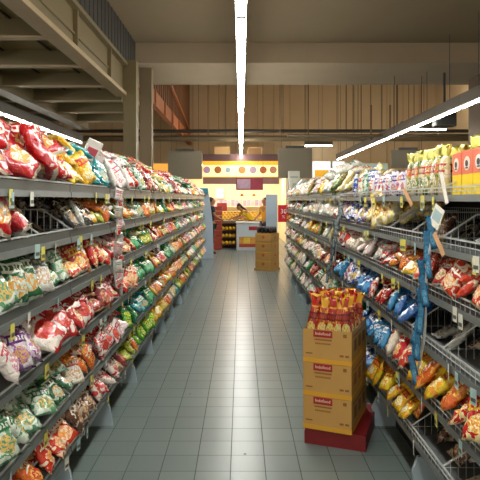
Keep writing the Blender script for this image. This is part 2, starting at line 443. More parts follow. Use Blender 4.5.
# ---------------------------------------------------------------- packets
def packet_mesh(w, h, t, seed, crush=.85):
    r = random.Random(seed); nx, ny = 9, 11
    mb = MB(); vs = []; uv = []; idx = {}
    ph = [r.uniform(0, 6.3) for _ in range(8)]
    def pos(i, j, sd):
        u = i/(nx-1); v = j/(ny-1); a = 2*u-1; b = 2*v-1
        e = max(0, 1-abs(a)**3)**.6*max(0, (1-(abs(b)/.93)**4))**.6 if abs(b) < .93 else 0
        wr = 1+crush*(.30*math.sin(9*a+ph[0]+3*b)*math.cos(5*b+ph[1])+.22*math.sin(13*b+ph[2]+4*a)+.2*r.uniform(-1, 1))
        y = sd*t/2*e*wr
        x = w/2*a*(1-.06*(1-b*b)*(1+.4*math.sin(7*b+ph[3]))); z = h/2*b*(1+.02*math.sin(6*a+ph[4]))
        bend = .10*h*math.sin(1.6*b+ph[5])*.5*crush+.006*math.sin(9*a+ph[6])*(1 if abs(b) > .8 else .2)+.05*w*math.sin(2*a+ph[7])*crush
        return (x, y+bend, z)
    for sd in (-1, 1):
        for j in range(ny):
            for i in range(nx):
                if sd == 1 and (i in (0, nx-1) or j in (0, ny-1)): idx[(i, j, 1)] = idx[(i, j, -1)]; continue
                idx[(i, j, sd)] = len(vs); vs.append(pos(i, j, sd)); uv.append((i/(nx-1), j/(ny-1)))
    fs = []
    for sd in (-1, 1):
        for j in range(ny-1):
            for i in range(nx-1):
                q = [idx[(i, j, sd)], idx[(i+1, j, sd)], idx[(i+1, j+1, sd)], idx[(i, j+1, sd)]]
                fs.append(tuple(q if sd == -1 else q[::-1]))
    mb.add(vs, fs); return mb, uv
def finish(mb, uv, name, m=None):
    me = D.meshes.new(name); me.from_pydata(mb.v, [], mb.f)
    l = me.uv_layers.new(name='UVMap')
    for lp in me.loops: l.data[lp.index].uv = uv[lp.vertex_index]
    me.polygons.foreach_set('use_smooth', [True]*len(me.polygons)); me.materials.append(m); me.update()
    return me

DES = {  # key: (ground, title, food, accent, patches, words, kind)
 'red':   ('b80d14','efe6da','e0a040','f0e2cc',.36,'red-white','noodle_packet'),
 'rwh':   ('e6ddd2','c01820','c8452a','c8232a',.46,'white-red','noodle_packet'),
 'ryl':   ('c01818','f0c030','e8a030','f0d9a0',.46,'red-yellow','noodle_packet'),
 'dred':  ('7d1016','e8e0d8','b03028','c8a070',.36,'dark-red','noodle_packet'),
 'yel':   ('e0a60e','c81c1c','f2ead0','f0d040',.44,'yellow','crisp_packet'),
 'teal':  ('0e8790','e8ecd8','e0a040','37b4b4',.42,'teal','crisp_packet'),
 'pnk':   ('e4dcd6','c82840','d890a0','f0ece8',.42,'white-pink','biscuit_packet'),
 'gwh':   ('cfdccc','2f7a4a','d0b060','5a9a70',.46,'white-green','noodle_packet'),
 'dgr':   ('1c5a34','e0e8d8','c89040','b8ccb8',.42,'dark-green','noodle_packet'),
 'grn':   ('1c7a44','e8e8c8','3fa060','48b070',.44,'green','candy_bag'),
 'lime':  ('5fae1c','e8e830','d8e060','2f8a1c',.44,'lime-green','candy_bag'),
 'ygr':   ('b0b428','2f7a2f','e8d860','6a9a20',.44,'yellow-green','crisp_packet'),
 'yll':   ('e4c81c','c84a1c','f4e890','e89a1c',.44,'bright yellow','crisp_packet'),
 'org':   ('d8641a','f0e8c8','c83a1a','f0b040',.44,'orange','crisp_packet'),
 'rorg':  ('cc3418','f4ead0','f0a050','f0d8b8',.44,'orange-red','crisp_packet'),
 'pur':   ('dcd4dc','6a2a7a','c89a50','9a5aa0',.44,'white-purple','biscuit_packet'),
 'blk':   ('1f1c1a','d8c8a0','b08040','8a8478',.36,'black','candy_bag'),
 'brn':   ('6a4430','e8e0d0','b08050','d0c0a8',.44,'brown','biscuit_packet'),
 'cream': ('d8cfb8','b03a30','c8a078','e8e4d8',.46,'cream','biscuit_packet'),
 'pal':   ('c8ccc0','6a7a6a','c8a888','e6e6e0',.46,'pale grey-white','sweet_pouch'),
 'palp':  ('d8c4bc','a84a50','b88a70','ece0dc',.46,'pale pink','sweet_pouch'),
 'blue':  ('1c5aa0','e8ecf0','4a9ad0','3a8ac8',.42,'blue','sweet_pouch'),
 'sky':   ('3a92c4','f0f0e8','a0d0e8','1c6aa8',.42,'sky-blue','sweet_pouch'),
 'bwh':   ('dfe2e4','2a4aa0','e0c030','3a5ab8',.46,'white-blue','sweet_pouch'),
 'ywh':   ('e8e2c8','d8a01c','c89050','f0dc80',.46,'white-yellow','biscuit_packet'),
 'mix':   ('c8a870','a83a2a','d8c050','6a8a4a',.50,'tan-green','sweet_pouch'),
}
MAT = {k: film('film_'+k, *v[:5]) for k, v in DES.items()}
MAT['ribb'] = film('film_ribb', '1f6f9a', '2a7ea8', '5aa4c4', '2878a4', .42)
MAT['slate'] = film('film_slate', '4a5a60', '8a9a9c', '78888c', '9aa6a6', .42)
SIZES = {'S': (.12, .155, .04), 'M': (.155, .205, .055), 'L': (.21, .28, .085)}
PM = {}
for k, (a, b_, c_) in SIZES.items():
    PM[k] = [packet_mesh(a*f, b_*f, c_, 31*i+ord(k)) for i, f in enumerate((1, .94, 1.06, .9))]
PME = {k: [finish(mb, uv, 'packet', MAT['red']) for mb, uv in v] for k, v in PM.items()}
TIER = ['bottom', 'second', 'third', 'fourth', 'fifth', 'top']
LT = [  # left row, bottom tier to top, compartments from the camera onwards
 'rorg M,rorg M,brn M,rwh M,dred M,ygr S,lime S,lime S,yll M,yll M,org S,ywh S,teal S,ygr S,org S,yel S,ygr S',
 'gwh M,gwh S,rorg S,rwh S,pnk S,grn S,teal S,grn S,org S,mix S,yel S,org S,ryl S,org S,mix S,gwh S',
 'pur M,rwh L,rwh M,dred M,rwh S,rorg M,grn S,grn S,yel S,dred S,grn S,gwh S,ryl S,org S,mix S,red S,rwh S,pal S',
 'dgr M,gwh M,ryl M,ryl M,red M,ryl S,grn S,ygr S,red S,org S,mix S,rwh S,org S,grn S,pal S,palp S,dred S,gwh S',
 'red L,blk S-,blk S,org S,mix S,org M,gwh S,ygr S,yel S,ygr S,grn S,org S,red S,mix S,gwh S,rwh S,cream S,palp S,pal S',
 'red L+,red L+,yel M+,teal M+,pnk M+,pnk M+,gwh M+,dred M+,red M,mix M+,yel S+,gwh S+,rwh M+,red M+,cream S+,gwh S,pal S,rwh S,mix S',
]
RT = [
 'brn S-,brn S-,yel S,yll S,sky S,cream S,brn M,cream S,dgr S,palp M,mix S,pal S,palp S,cream S,gwh S,palp S,cream S,mix S,pal S,palp S',
 'ryl M,yll M,rorg M,sky S,blue S,grn M,dgr M,gwh M,cream M,dgr S,red S,grn S,pal S,cream M,palp S,mix S,cream S,palp S',
 '.,blk S-,blue S,red S,blue S,bwh M,sky M,dred S,rorg S,cream S,pal S,palp M,cream S,mix S,org S,palp S,cream S',
 'rorg S,rorg S,org S,rwh S,palp S,cream M,rwh M,ywh S,pal S,mix S,org S,yel S,cream S,palp S,brn S,pal S,cream S,mix S',
 '.,blk S-,.,ywh L,bwh M,bwh M,pur M,cream M,pal L,pal M,cream M,gwh S,palp S,pal S,dgr S,cream S,blk S,pal S,cream S',
 '.,.,.,.,.,.,ywh M+,mix M+,pal L+,yel M+,palp M+,mix M+,pal S+,cream M+,palp S+,mix S+,pal M+,cream S+,pal S+,palp M+,cream M+,pal M+',
]
recs = []
MIXES = {'red': ['rwh', 'ryl'], 'rwh': ['red', 'pal', 'gwh'], 'ryl': ['red', 'org'], 'dred': ['rwh', 'blk', 'brn'], 'yel': ['org', 'ywh', 'red'], 'teal': ['grn', 'yel'],
 'pnk': ['rwh', 'gwh', 'red'], 'gwh': ['dgr', 'pal', 'rorg'], 'dgr': ['gwh', 'pal', 'blk'], 'grn': ['teal', 'lime', 'ywh'], 'lime': ['grn', 'yll'], 'ygr': ['lime', 'mix', 'org'],
 'yll': ['yel', 'org'], 'org': ['yel', 'rorg', 'ygr'], 'rorg': ['cream', 'org', 'red'], 'pur': ['pnk', 'rwh'], 'blk': ['brn', 'pal'], 'brn': ['cream', 'rwh'], 'cream': ['palp', 'rwh', 'ywh'],
 'pal': ['palp', 'gwh', 'blk'], 'palp': ['cream', 'brn', 'pal'], 'blue': ['sky', 'bwh'], 'sky': ['blue', 'bwh'], 'bwh': ['ywh', 'pur'], 'ywh': ['cream', 'yel'], 'mix': ['org', 'cream', 'grn']}
def fill(side, k, c, key, size, hi):
    s = -1 if side == 'L' else 1
    Z = (ZL if side == 'L' else ZR)
    z0 = Z[k]; w, h, t = SIZES[size]; ya = Y0+.45*c+.02; L = .41
    low = hi == '-'; tall = hi == '+'
    gap = (Z[k+1]-z0-.05) if k < 5 else .34
    n = max(2, int(L/(w*.86))); dep = {'S': .075, 'M': .09, 'L': .115}[size]
    if k >= 4: rows = 4
    elif k == 3: rows = 3
    else: rows = 2
    if size == 'L': rows = min(rows, 3)
    if low: rows = 2; n = 2
    yaw0 = PI/2 if side == 'L' else -PI/2
    R2 = random.Random(c*97+k*13+(5 if side == 'L' else 0))
    def place(x, y, z, yaw, tilt, roll, posn):
        kk = key if R2.random() > .22 or size == 'L' else R2.choice(MIXES.get(key, [key]))
        M = Matrix.Translation((x, y, z)) @ Matrix.Rotation(yaw0+yaw, 4, 'Z') @ Matrix.Rotation(-tilt, 4, 'X') @ Matrix.Rotation(roll, 4, 'Y')
        recs.append((kk, size, M, side, k, c, posn, R2.randrange(4)))
    names = {2: ['near', 'far'], 3: ['near', 'middle', 'far'], 4: ['near', 'near middle', 'far middle', 'far']}
    rn = ['front row', 'second row', 'third row', 'back row']
    for r in range(rows):
        for i in range(n):
            tilt = R2.uniform(.4, 1.1)+(.3 if low else 0)
            hz = h/2*math.cos(tilt)+t/2*math.sin(tilt)
            x = XF-.002+h/2*math.sin(tilt)*.85+r*dep+R2.uniform(-.01, .01)
            z = z0+hz*.96+.01+min(r, 3)*.022*(0 if low else 1)+(0 if low else .035)
            if not low and k < 5: z = max(z, z0+gap*(.5+.1*min(r, 2)))
            if k < 3 and not low: x -= .03
            if low: x += .1
            y = ya+(i+.5)*L/n+R2.uniform(-.015, .015)
            place(s*x, y, z, R2.uniform(-.6, .6), tilt, R2.uniform(-.55, .55), (rn[r]+' '+names[min(n, 4)][min(i, 3)]))
    if low: return
    # loose packets lying on the heap
    m = {'S': 3, 'M': 2, 'L': 2}[size]
    hb = z0+h*.66+.065
    lay = 2 if size != 'L' else 1
    if tall: lay = ((1 if c < 3 else 3 if c < 5 else 4 if size == 'M' else 5) if side == 'L' else 2)
    for q in range(lay):
        for i in range(m):
            tilt = R2.uniform(1.1, 1.5) if not tall else R2.uniform(.8, 1.5)
            zz = z0+gap*(.86+.1*q)-t*.2 if not tall else hb+q*t*.8
            x = XF+.005+h*.42+R2.uniform(0, .1)+(.03*q)
            y = ya+(i+.5)*L/m+R2.uniform(-.04, .04)
            place(s*x, y, zz, R2.uniform(-1.2, 1.2), tilt, R2.uniform(-.5, .5),
                  ['on top', 'higher', 'high up', 'uppermost', 'crowning'][q]+' '+names[m][i])
pal_l = 'ryl,org,grn,mix,gwh,cream,rwh,yel,pal,palp,red,ygr'.split(','); pal_r = 'cream,palp,pal,mix,gwh,cream,pal,brn,org,palp,dgr,rwh'.split(',')
for side, tab, nu, pl in (('L', LT, NL, pal_l), ('R', RT, NR, pal_r)):
    for k in range(6):
        row = tab[k].split(',')
        for c_ in range(nu*2):
            e = row[c_] if c_ < len(row) else f'{pl[(c_*5+k*3)%len(pl)]} S'+('+' if k == 5 else '')
            if e == '.': continue
            key, rest = e.split(' ')
            fill(side, k, c_, key, rest[0], rest[1:])
# largest first per kind; past 300 of a kind the smallest become one heap object
def shown(rec):
    p = rec[2].translation; return -SIZES[rec[1]][0]*SIZES[rec[1]][1]/(p.y**2)*(1 if rec[6][:5] in ('front', 'on to', 'highe', 'high ', 'upper', 'crown') or rec[4] >= 4 else .25)
by = {}
for r_ in recs: by.setdefault(DES[r_[0]][6], []).append(r_)
NUMW = lambda c_: ORD[c_]
for kind, lst in by.items():
    lst.sort(key=shown)
    for (key, size, M, side, k, c_, posn, vv) in lst[:285]:
        o = D.objects.new(kind, PME[size][vv]); COL.objects.link(o); o.matrix_world = M
        o.material_slots[0].link = 'OBJECT'; o.material_slots[0].material = MAT[key]
        kd = kind.replace('_', ' '); sd = 'left' if side == 'L' else 'right'
        col = DES[key][5]
        tag(o, f"{col} {kd}, {posn}, {sd} {TIER[k]} shelf, {NUMW(c_)} bin from camera", kd.split(' ')[-1] if kd != 'candy bag' else 'bag of candy',
            f"{col} {kd}s on the {sd} row's {TIER[k]} shelf, {NUMW(c_)} bin")
    rest = lst[285:]
    if rest:
        mb = MB(); uvs = []; keys = sorted({r_[0] for r_ in rest})
        for (key, size, M, side, k, c_, posn, vv) in rest:
            src, uv = PM[size][vv]; mb.add(src.v, src.f, keys.index(key), M); uvs += uv
        me = finish(mb, uvs, kind+'_heap', MAT[keys[0]])
        for kk in keys[1:]: me.materials.append(MAT[kk])
        me.polygons.foreach_set('material_index', mb.mi)
        o = put(kind+'_heap', me); o['kind'] = 'stuff'
        tag(o, f"distant small {kind.replace('_',' ')}s heaped along the far shelves", 'packets')

# ---------------------------------------------------------------- top right shelf: printed cartons, yellow-topped pouches, purple packs
zt = ZR[5]
M_pinkbox = mat('pink_orange_card', 'e8795a', .5); M_yelbox = mat('yellow_card', 'f0d020', .5); M_white = mat('white_print', 'eeeade', .5); M_blackp = mat('dark_print', '4a3a34', .5)
def juice_box(y, x, label):
    t = empty('carton', (x, y, zt+.001), R.uniform(-.04, .04))
    MB().box(0, .07, -.055, .055, 0, .09).obj('lower_panel', M_yelbox, t)
    MB().box(0, .07, -.055, .055, .09, .185).obj('upper_panel', M_pinkbox, t)
    MB().prism([(-.0, .185), (.07, .185), (.035, .20)], 'y', -.055, .055).obj('lid', M_pinkbox, t)
    d = MB().lathe([(.030, 0), (.030, .002)], 20).obj('round_badge', M_white, t); d.location = (-.0005, 0, .135); d.rotation_euler = (0, -PI/2, 0)
    d2 = MB().lathe([(.014, 0), (.014, .0015)], 12).box(-.022, -.016, -.012, .012, 0, .0015).obj('print', M_blackp, d); d2.location = (0, 0, .002)
    tag(t, label, 'carton', 'pink and yellow cartons on the top right shelf')
for i in range(4):
    juice_box(2.14+.118*i, XF+.06, f"pink and yellow carton with round badge, {ORD[i]} from the camera, top right shelf front")
def lean(kind, mesh, m, loc, yaw, tilt, roll, label, cat, group):
    o = put(kind, mesh); o.matrix_world = Matrix.Translation(loc) @ Matrix.Rotation(yaw, 4, 'Z') @ Matrix.Rotation(-tilt, 4, 'X') @ Matrix.Rotation(roll, 4, 'Y')
    if m: o.material_slots[0].link = 'OBJECT'; o.material_slots[0].material = m
    return tag(o, label, cat, group)
def tall_pack(w, h, t, seed, cap, fl=1.0):
    """gusseted pack with a flared crown of film above a pinched neck"""
    r = random.Random(seed); n = 12; rings = []; mb = MB()
    prof = [(0, .9, .9), (.12, 1, 1), (.35, 1.02, 1.05), (.6, .95, .95), (.74, .78, .7), (.8, .6, .35), (.86, .8*fl, .3), (.95, 1.05*fl, .25), (1.0, 1.15*fl, .22)]
    for (z, sx, sy) in prof:
        ring = []
        for i in range(n):
            a = 2*PI*i/n; k = 1+.07*r.uniform(-1, 1)
            cx, sn = math.cos(a), math.sin(a)
            x = w/2*sx*math.copysign(abs(cx)**.7, cx)*k; y = t/2*sy*math.copysign(abs(sn)**.8, sn)*k
            if z > .84: y += .014*math.sin(5*a+seed)
            ring.append((x, y, z*h+(.012*math.sin(4*a+seed) if z >= 1 else 0)))
        rings.append(ring)
    vs = [p for q in rings for p in q]; fs = []; mi = []
    body = MB(); top = MB(); cut = 5
    for j in range(len(prof)-1):
        for i in range(n):
            f = (j*n+i, j*n+(i+1) % n, (j+1)*n+(i+1) % n, (j+1)*n+i)
            (fs if j < cut else mi).append(f)
    body.v = vs[:(cut+1)*n]; body.f = fs+[tuple(range(n))[::-1]]
    top.v = vs[cut*n:]; top.f = [tuple(i-cut*n for i in f) for f in mi]+[tuple(range((len(prof)-1-cut)*n, (len(prof)-cut)*n))]
    uvb = [(.5+p[0]/w*.9, p[2]/h/.8) for p in body.v]
    return finish(body, uvb, 'pack_body', MAT['red']), top.mesh('crown', cap, True)
M_ycrown = film('film_ycrown', 'ecd81c', 'f6ea50', 'e8c010', 'f8f080', .45)
M_ocrown = film('film_ocrown', 'e07a1c', 'f0a828', 'c83018', 'c43018', .44)
M_broth = film('film_seasoning', 'd8c890', 'a82a24', '4a6a2a', 'e8dcc0', .45)
M_broth2 = film('film_seasoning2', 'b8a04a', 'd84a2a', 'e8e0c0', '5a7a3a', .45)
YP = [tall_pack(.085, .23, .05, s, M_ycrown) for s in range(3)]
for r_ in range(3):
    for i in range(8):
        y = 2.62+i*.074+R.uniform(-.01, .01); x = XF+.05+r_*.07
        b_, t_ = YP[(i+r_) % 3]
        o = lean('seasoning_pack', b_, (M_broth, M_broth2)[(i*7+r_*3) % 2], (x, y, zt+.003), -PI/2+R.uniform(-.2, .2), R.uniform(0, .12), R.uniform(-.1, .1),
                 f"tall pack with yellow crown, {['front','middle','back'][r_]} row, {ORD[i]} from camera, top right shelf", 'pack', 'yellow-crowned packs on the top right shelf')
        put('crown', t_, o)
for i in range(7):                     # more crowned packs behind the cartons
    y = 2.16+i*.075; b_, t_ = YP[i % 3]
    o = lean('seasoning_pack', b_, M_broth2, (XF+.18, y, zt+.04), -PI/2+R.uniform(-.2, .2), .05, R.uniform(-.15, .15),
             f"tall yellow-crowned pack behind the pink and yellow cartons, {ORD[i]} from the camera", 'pack', 'crowned packs behind the cartons')
    put('crown', t_, o)
    MB()
MB_ = MB().box(XF+.14, XF+.24, 2.1, 2.62, zt, zt+.04).obj('display_tray', M_tagw); tag(MB_, 'low white riser tray under the crowned packs behind the cartons', 'tray')
M_purp = film('film_purple', 'e6e2ea', '5a2a8a', 'e8743a', 'b8a0c8', .42)
M_orgw = film('film_orangewhite', 'ece8e6', 'e0662a', 'e8743a', '7a3a90', .40)
for r_ in range(3):
    for i in range(8):
        y = 3.26+i*.112; x = XF+.06+r_*.085
        lean('nappy_pack', PME['S'][(i+r_) % 4], (M_purp, M_orgw)[(i+r_) % 2], (x, y, zt+.078+.012*r_), -PI/2+R.uniform(-.15, .15), R.uniform(.05, .2), R.uniform(-.12, .12),
             f"white and purple pack standing in {['front','middle','back'][r_]} row, {ORD[i]} from camera, top right shelf", 'pack', 'white and purple packs on the top right shelf')
for i in range(7):
    y = 4.22+i*.1
    lean('nappy_pack', PME['M'][i % 4], (MAT['bwh'], MAT['cream'], MAT['gwh'])[i % 3], (XF+.1+.04*(i % 2), y, zt+.1), -PI/2+R.uniform(-.4, .4), R.uniform(.05, .3), R.uniform(-.2, .2),
         f"pale pouch on the top right shelf beyond the purple packs, {ORD[i]} from camera", 'pack', 'pale pouches beyond the purple packs')
# sauce bottle and silver netted bag on the right
def bottle(loc, label):
    t = empty('sauce_bottle', loc)
    MB().lathe([(.032, 0), (.035, .01), (.035, .10), (.028, .14), (.013, .17), (.013, .20)], 14).obj('bottle_body', mat('yellow_sauce', 'c8a848', .3, noise=.3, nscale=30), t, True)
    MB().lathe([(.016, .20), (.016, .225)], 12).obj('cap', mat('red_cap', 'a02018', .4), t, True)
    MB().lathe([(.0358, .03), (.0358, .085)], 14).obj('paper_label', M_white, t, True)
    tag(t, label, 'bottle')
bottle((XF+.09, 5.0, zt), 'yellow sauce bottle with red cap on the top right shelf')
bottle((XF+.14, 2.93, ZR[4]), 'yellow bottle standing in the half-empty bin right of the blue strip')
o = lean('netted_bag', PME['L'][1], mat('silver_net', 'a8a8a4', .35, .6, noise=.4, nscale=60, bump=.8), (XF+.17, 2.2, ZR[4]+.09), -PI/2, 1.1, .2,
         'silver netted bag in the near right bin of the fifth shelf', 'bag', None)

# ---------------------------------------------------------------- hanging strips with sachets
def strip(x, y, z0, z1, dy, n, key, kind, label, glabel, w=.07, m2=None, words=''):
    sgn = 1 if x < 0 else -1
    t = MB(); pts = [(x+sgn*.015*math.sin(i*.8), y+dy*i/8, z1+(z0-z1)*i/8) for i in range(9)]
    for a, b in zip(pts, pts[1:]): t.box(-.009, .009, -.001, .001, 0, 0) if False else t.bar(a, b, .007, 4)
    t.bar((x-sgn*.03, y, z1), (x, y, z1), .004, 4)
    tag(t.obj('hanging_strip', mat('clear_strip', 'c8ccc8', .3)), label, 'strip')
    me = PME_S
    for i in range(n):
        f = (i+.5)/n; p = Vector((x+sgn*.022, y+dy*f+(.02 if i % 2 else -.02), z1+(z0-z1)*f))
        o = lean(kind, me[i % 2], MAT[key[i % len(key)]] if isinstance(key, list) else MAT[key], p, (PI/2 if x < 0 else -PI/2)+sgn*-.7+R.uniform(-.4, .4), R.uniform(-.15, .15), R.uniform(-.35, .35),
                 f"{words}, {ORD[i]} from top", 'sachet', glabel)
PME_S = [finish(*packet_mesh(.062, .085, .014, 900+i, .4), 'sachet', MAT['red']) for i in range(2)]
strip(-XF+.03, 3.9, .94, 1.62, 0, 11, ['pnk', 'rwh', 'pal'], 'sachet', 'clear strip of small white and red sachets hanging on the left row', 'sachets on the left hanging strip', words='small white and red sachet on the left hanging strip')
PME_S = [finish(*packet_mesh(.034, .15, .012, 905+i, .5), 'sachet', MAT['red']) for i in range(2)]
strip(XF-.03, 2.5, .68, 1.44, .28, 11, ['ribb'], 'sachet', 'strip of blue sachets hanging on the near right shelves', 'blue sachets on the near right strip', words='narrow blue sachet on the near right hanging strip')
strip(XF-.03, 4.75, .78, 1.50, .75, 12, ['slate'], 'sachet', 'strip of grey sachets hanging farther along the right row', 'grey sachets on the far right strip', words='grey sachet on the farther right hanging strip')
o = MB().box(-.001, .001, -.035, .035, -.05, .05).box(-.0015, -.001, -.028, .028, -.02, .03, 1).obj('card', [M_white, M_tagb], loc=(XF-.04, 2.46, 1.475), rot=(.5, 0, 0.3)); tag(o, 'white card tilted at the top of the blue sachet strip', 'card')
o = MB().box(-.001, .001, -.014, .014, -.06, .06).obj('card', mat('tan_card', 'd8a878', .6), loc=(XF-.045, 2.42, 1.36), rot=(-.7, 0, 0.2)); tag(o, 'narrow tan card hanging aslant beside the blue sachet strip', 'card')
o = MB().box(-.001, .001, -.014, .014, -.06, .06).obj('card', mat('tan_card', 'd8a878', .6), loc=(XF-.03, 2.92, 1.565), rot=(-.8, 0, 0.2)); tag(o, 'narrow tan card clipped on the top right rail', 'card')
o = MB().box(-.001, .001, -.012, .012, -.07, .07).obj('card', M_white, loc=(XF-.03, 2.40, 1.60), rot=(-.35, 0, 0.2)); tag(o, 'thin white card clipped on the top right rail above the blue strip', 'card')

# open clear boxes tossed on the left heap
for i, (px, py, Y, rx, rz) in enumerate([(99, 168, 3.9, .5, .6), (104, 172, 4.2, -.6, .3), (92, 150, 3.9, .3, -.3)]):
    p = P(px, py, Y)
    o = MB().box(-.05, .05, -.03, .03, -.07, .07).box(-.035, .035, -.032, -.03, -.04, .02, 1).obj('biscuit_box', [mat('white_box', 'dcd6d2', .35), mat('pink_print', 'b84a5a', .5)], loc=p, rot=(rx, .4, PI/2+rz-.8), bevel=.003)
    tag(o, ['white box with pink print tilted on the top left heap', 'white box leaning forward beside the tilted box, top left heap', 'white box highest on the top left heap before the column'][i], 'box')

# ---------------------------------------------------------------- carton stack on the red pallet, right foreground
M_card = mat('tan_cardboard', 'c09550', .65, noise=.06, nscale=12)
M_cardd = mat('yellow_flap', 'd8a02a', .6, noise=.05, nscale=12)
M_redprint = mat('red_print', 'a01c24', .5); M_prt = mat('brown_print', '8a5a24', .6)
TXT = text_mesh('Indofood', .027, mat('cream_print', 'f0dcc0', .5))
def carton(loc, rz, w, d, h, label, group, opened=False, cat='carton'):
    t = empty('cardboard_carton', loc, rz)
    if opened:
        b = MB(); e = .005
        b.box(0, w, 0, e, 0, h); b.box(0, w, d-e, d, 0, h); b.box(0, e, e, d-e, 0, h); b.box(w-e, w, e, d-e, 0, h); b.box(e, w-e, e, d-e, 0, e)
        b.obj('carton_body', M_card, t)
    else: MB().box(0, w, 0, d, 0, h).obj('carton_body', M_card, t, bevel=.003)
    MB().box(.0, w, -.0015, 0, .0, .028).box(w, w+.0015, 0, d, 0, .028).obj('tape_band', M_cardd, t)
    p = MB().box(w*.22, w*.61, -.0022, 0, h*.775, h*.985).obj('logo_panel', M_redprint, t)
    l = put('lettering', TXT, p); l.location = (w*.415, -.003, h*.885); l.rotation_euler = (PI/2, 0, 0)
    q = MB(); q.box(w*.24, w*.60, -.001, 0, h*.68, h*.72)
    for i in range(9): q.box(w*(.26+.036*i), w*(.285+.036*i), -.001, 0, h*.56, h*.61)
    q.box(w*.06, w*.2, -.001, 0, h*.25, h*.29); q.box(w*.76, w*.84, -.001, 0, h*.24, h*.30); q.box(w*.87, w*.95, -.001, 0, h*.24, h*.30); q.box(w*.83, w*.9, -.001, 0, h*.82, h*.92)
    q.obj('printed_lines', M_prt, t)
    q = MB()
    for i in range(3): q.box(w, w+.001, d*(.15+.28*i), d*(.3+.28*i), h*.35, h*.7)
    q.box(w, w+.001, d*.1, d*.9, h*.8, h*.84)
    q.obj('side_print', M_prt, t)
    return tag(t, label, cat, group)
RZ = -.40; cx, cy, cw, cd, ch = .395, 3.565, .31, .49, .21
for i in range(3):
    carton((cx, cy, .103+i*(ch+.001)), RZ, cw, cd, ch-.001,
           ['tan cardboard carton with red logo on the red pallet, lowest of three', 'tan cardboard carton with red logo, middle of three stacked', 'open tan cardboard carton full of red and orange packets, topmost of three'][i], 'tan cartons stacked on the red pallet', i == 2)
M_pal = mat('red_painted_wood', '78161a', .55, noise=.15, nscale=10)
t = empty('pallet', (.405, 3.575, 0), RZ+.04)
b = MB(); W, DD = .385, .56
for i in range(4): b.box(i*W/4+.004, (i+1)*W/4-.0, 0, DD, .082, .10)
b.obj('top_board', M_pal, t)
MB().box(0, W, 0, .02, 0, .082).obj('runner', M_pal, t); MB().box(0, W, DD-.02, DD, 0, .082).obj('runner', M_pal, t)
for q in (0, W*.48, W-.02): MB().box(q, q+.02, .02, DD-.02, 0, .082).obj('runner', M_pal, t)
tag(t, 'low red wooden pallet carrying the tan cartons', 'pallet')
def noodlefilm():
    return film('film_front_noodle', 'a82420', 'e8c060', 'd8d878', '7a1614', .40)
M_front = film('film_front', 'b02a20', '6a160e', 'dce08c', 'e8a038', .44); M_front2 = film('film_front2', 'c04a20', '8a1a10', 'e4e4a0', 'f0b040', .44)
M_gcrown = film('film_gcrown', 'e8a01c', 'f4c840', 'd8481c', 'f0b428', .45)
OP = [tall_pack(.07, .262, .05, s+10, (M_ocrown, M_gcrown)[s % 2], .85) for s in range(4)]
rot = Matrix.Rotation(RZ, 3, 'Z')
for r_ in range(5):
    for i in range(5):
        lx = .038+i*.0585+R.uniform(-.008, .008); ly = .045+r_*.09
        p = rot @ Vector((lx, ly, 0))+Vector((cx, cy, .103+2*(ch+.001)+.146))
        b_, t_ = OP[(i*3+r_) % 4]
        o = lean('noodle_pack', b_, (M_front, M_front2)[(i+r_) % 2], p, RZ+R.uniform(-.35, .35), R.uniform(-.1, .12), R.uniform(-.16, .16),
                 f"upright red pack with orange crown in the open carton, {ORD[r_]} row, {ORD[i]} from left", 'pack', 'red packs standing in the open carton')
        put('crown', t_, o)
tag(MB().box(.01, cw-.01, .01, cd-.01, 0, .14).obj('carton_insert', M_card, loc=(cx, cy, .103+2*(ch+.001)+.005), rot=(0, 0, RZ)), 'cardboard filler inside the open topmost carton', 'filler')

# ---------------------------------------------------------------- far stack of cartons with dark jars
fx, fy, fr = .315, 12.35, -.55
M_olive = mat('olive_cardboard', 'b0884a', .65, noise=.1, nscale=8)
for i in range(4):
    t = empty('produce_carton', (fx, fy, .05+i*.195), fr)
    MB().box(0, .40, 0, .36, 0, .19).obj('carton_body', M_olive, t, bevel=.004)
    d = MB().lathe([(.035, 0), (.035, .003)], 12).obj('round_print', mat('dull_red_print', 'b0502a', .5), t); d.location = (.2, 0, .1); d.rotation_euler = (PI/2, 0, 0)
    d = MB().lathe([(.03, 0), (.03, .003)], 12).obj('round_print', mat('dull_red_print', 'b0502a', .5), t); d.location = (.40, .18, .1); d.rotation_euler = (0, PI/2, 0)
    MB().box(.01, .39, -.001, 0, .155, .17).obj('tape_band', M_cardd, t)
    tag(t, f"olive-tan carton with round red print at the aisle end, {['lowest','second lowest','third lowest','topmost'][i]} of four", 'carton', 'olive cartons stacked at the aisle end')
o = MB().box(-.02, .42, -.02, .38, 0, .05).obj('pallet', M_olive, loc=(fx, fy, 0), rot=(0, 0, fr)); tag(o, 'low wooden base under the olive cartons at the aisle end', 'pallet')
rot = Matrix.Rotation(fr, 3, 'Z')
M_jar = mat('black_jar', '1d1a20', .2, coat=.5)
for i in range(4):
    for j in range(3):
        p = rot @ Vector((.055+.095*i, .06+.11*j, 0))+Vector((fx, fy, .05+4*.195-.003))
        t = empty('jar', p)
        MB().lathe([(.036, 0), (.042, .012), (.042, .09), (.034, .11)], 12).obj('jar_body', M_jar, t, True)
        MB().lathe([(.036, .11), (.036, .135)], 12).obj('lid', mat('grey_lid', '6a6468', .4), t, True)
        tag(t, f"small black jar atop the olive cartons, {['front','middle','back'][j]} row, {ORD[i]} from left", 'jar', 'black jars atop the olive cartons')

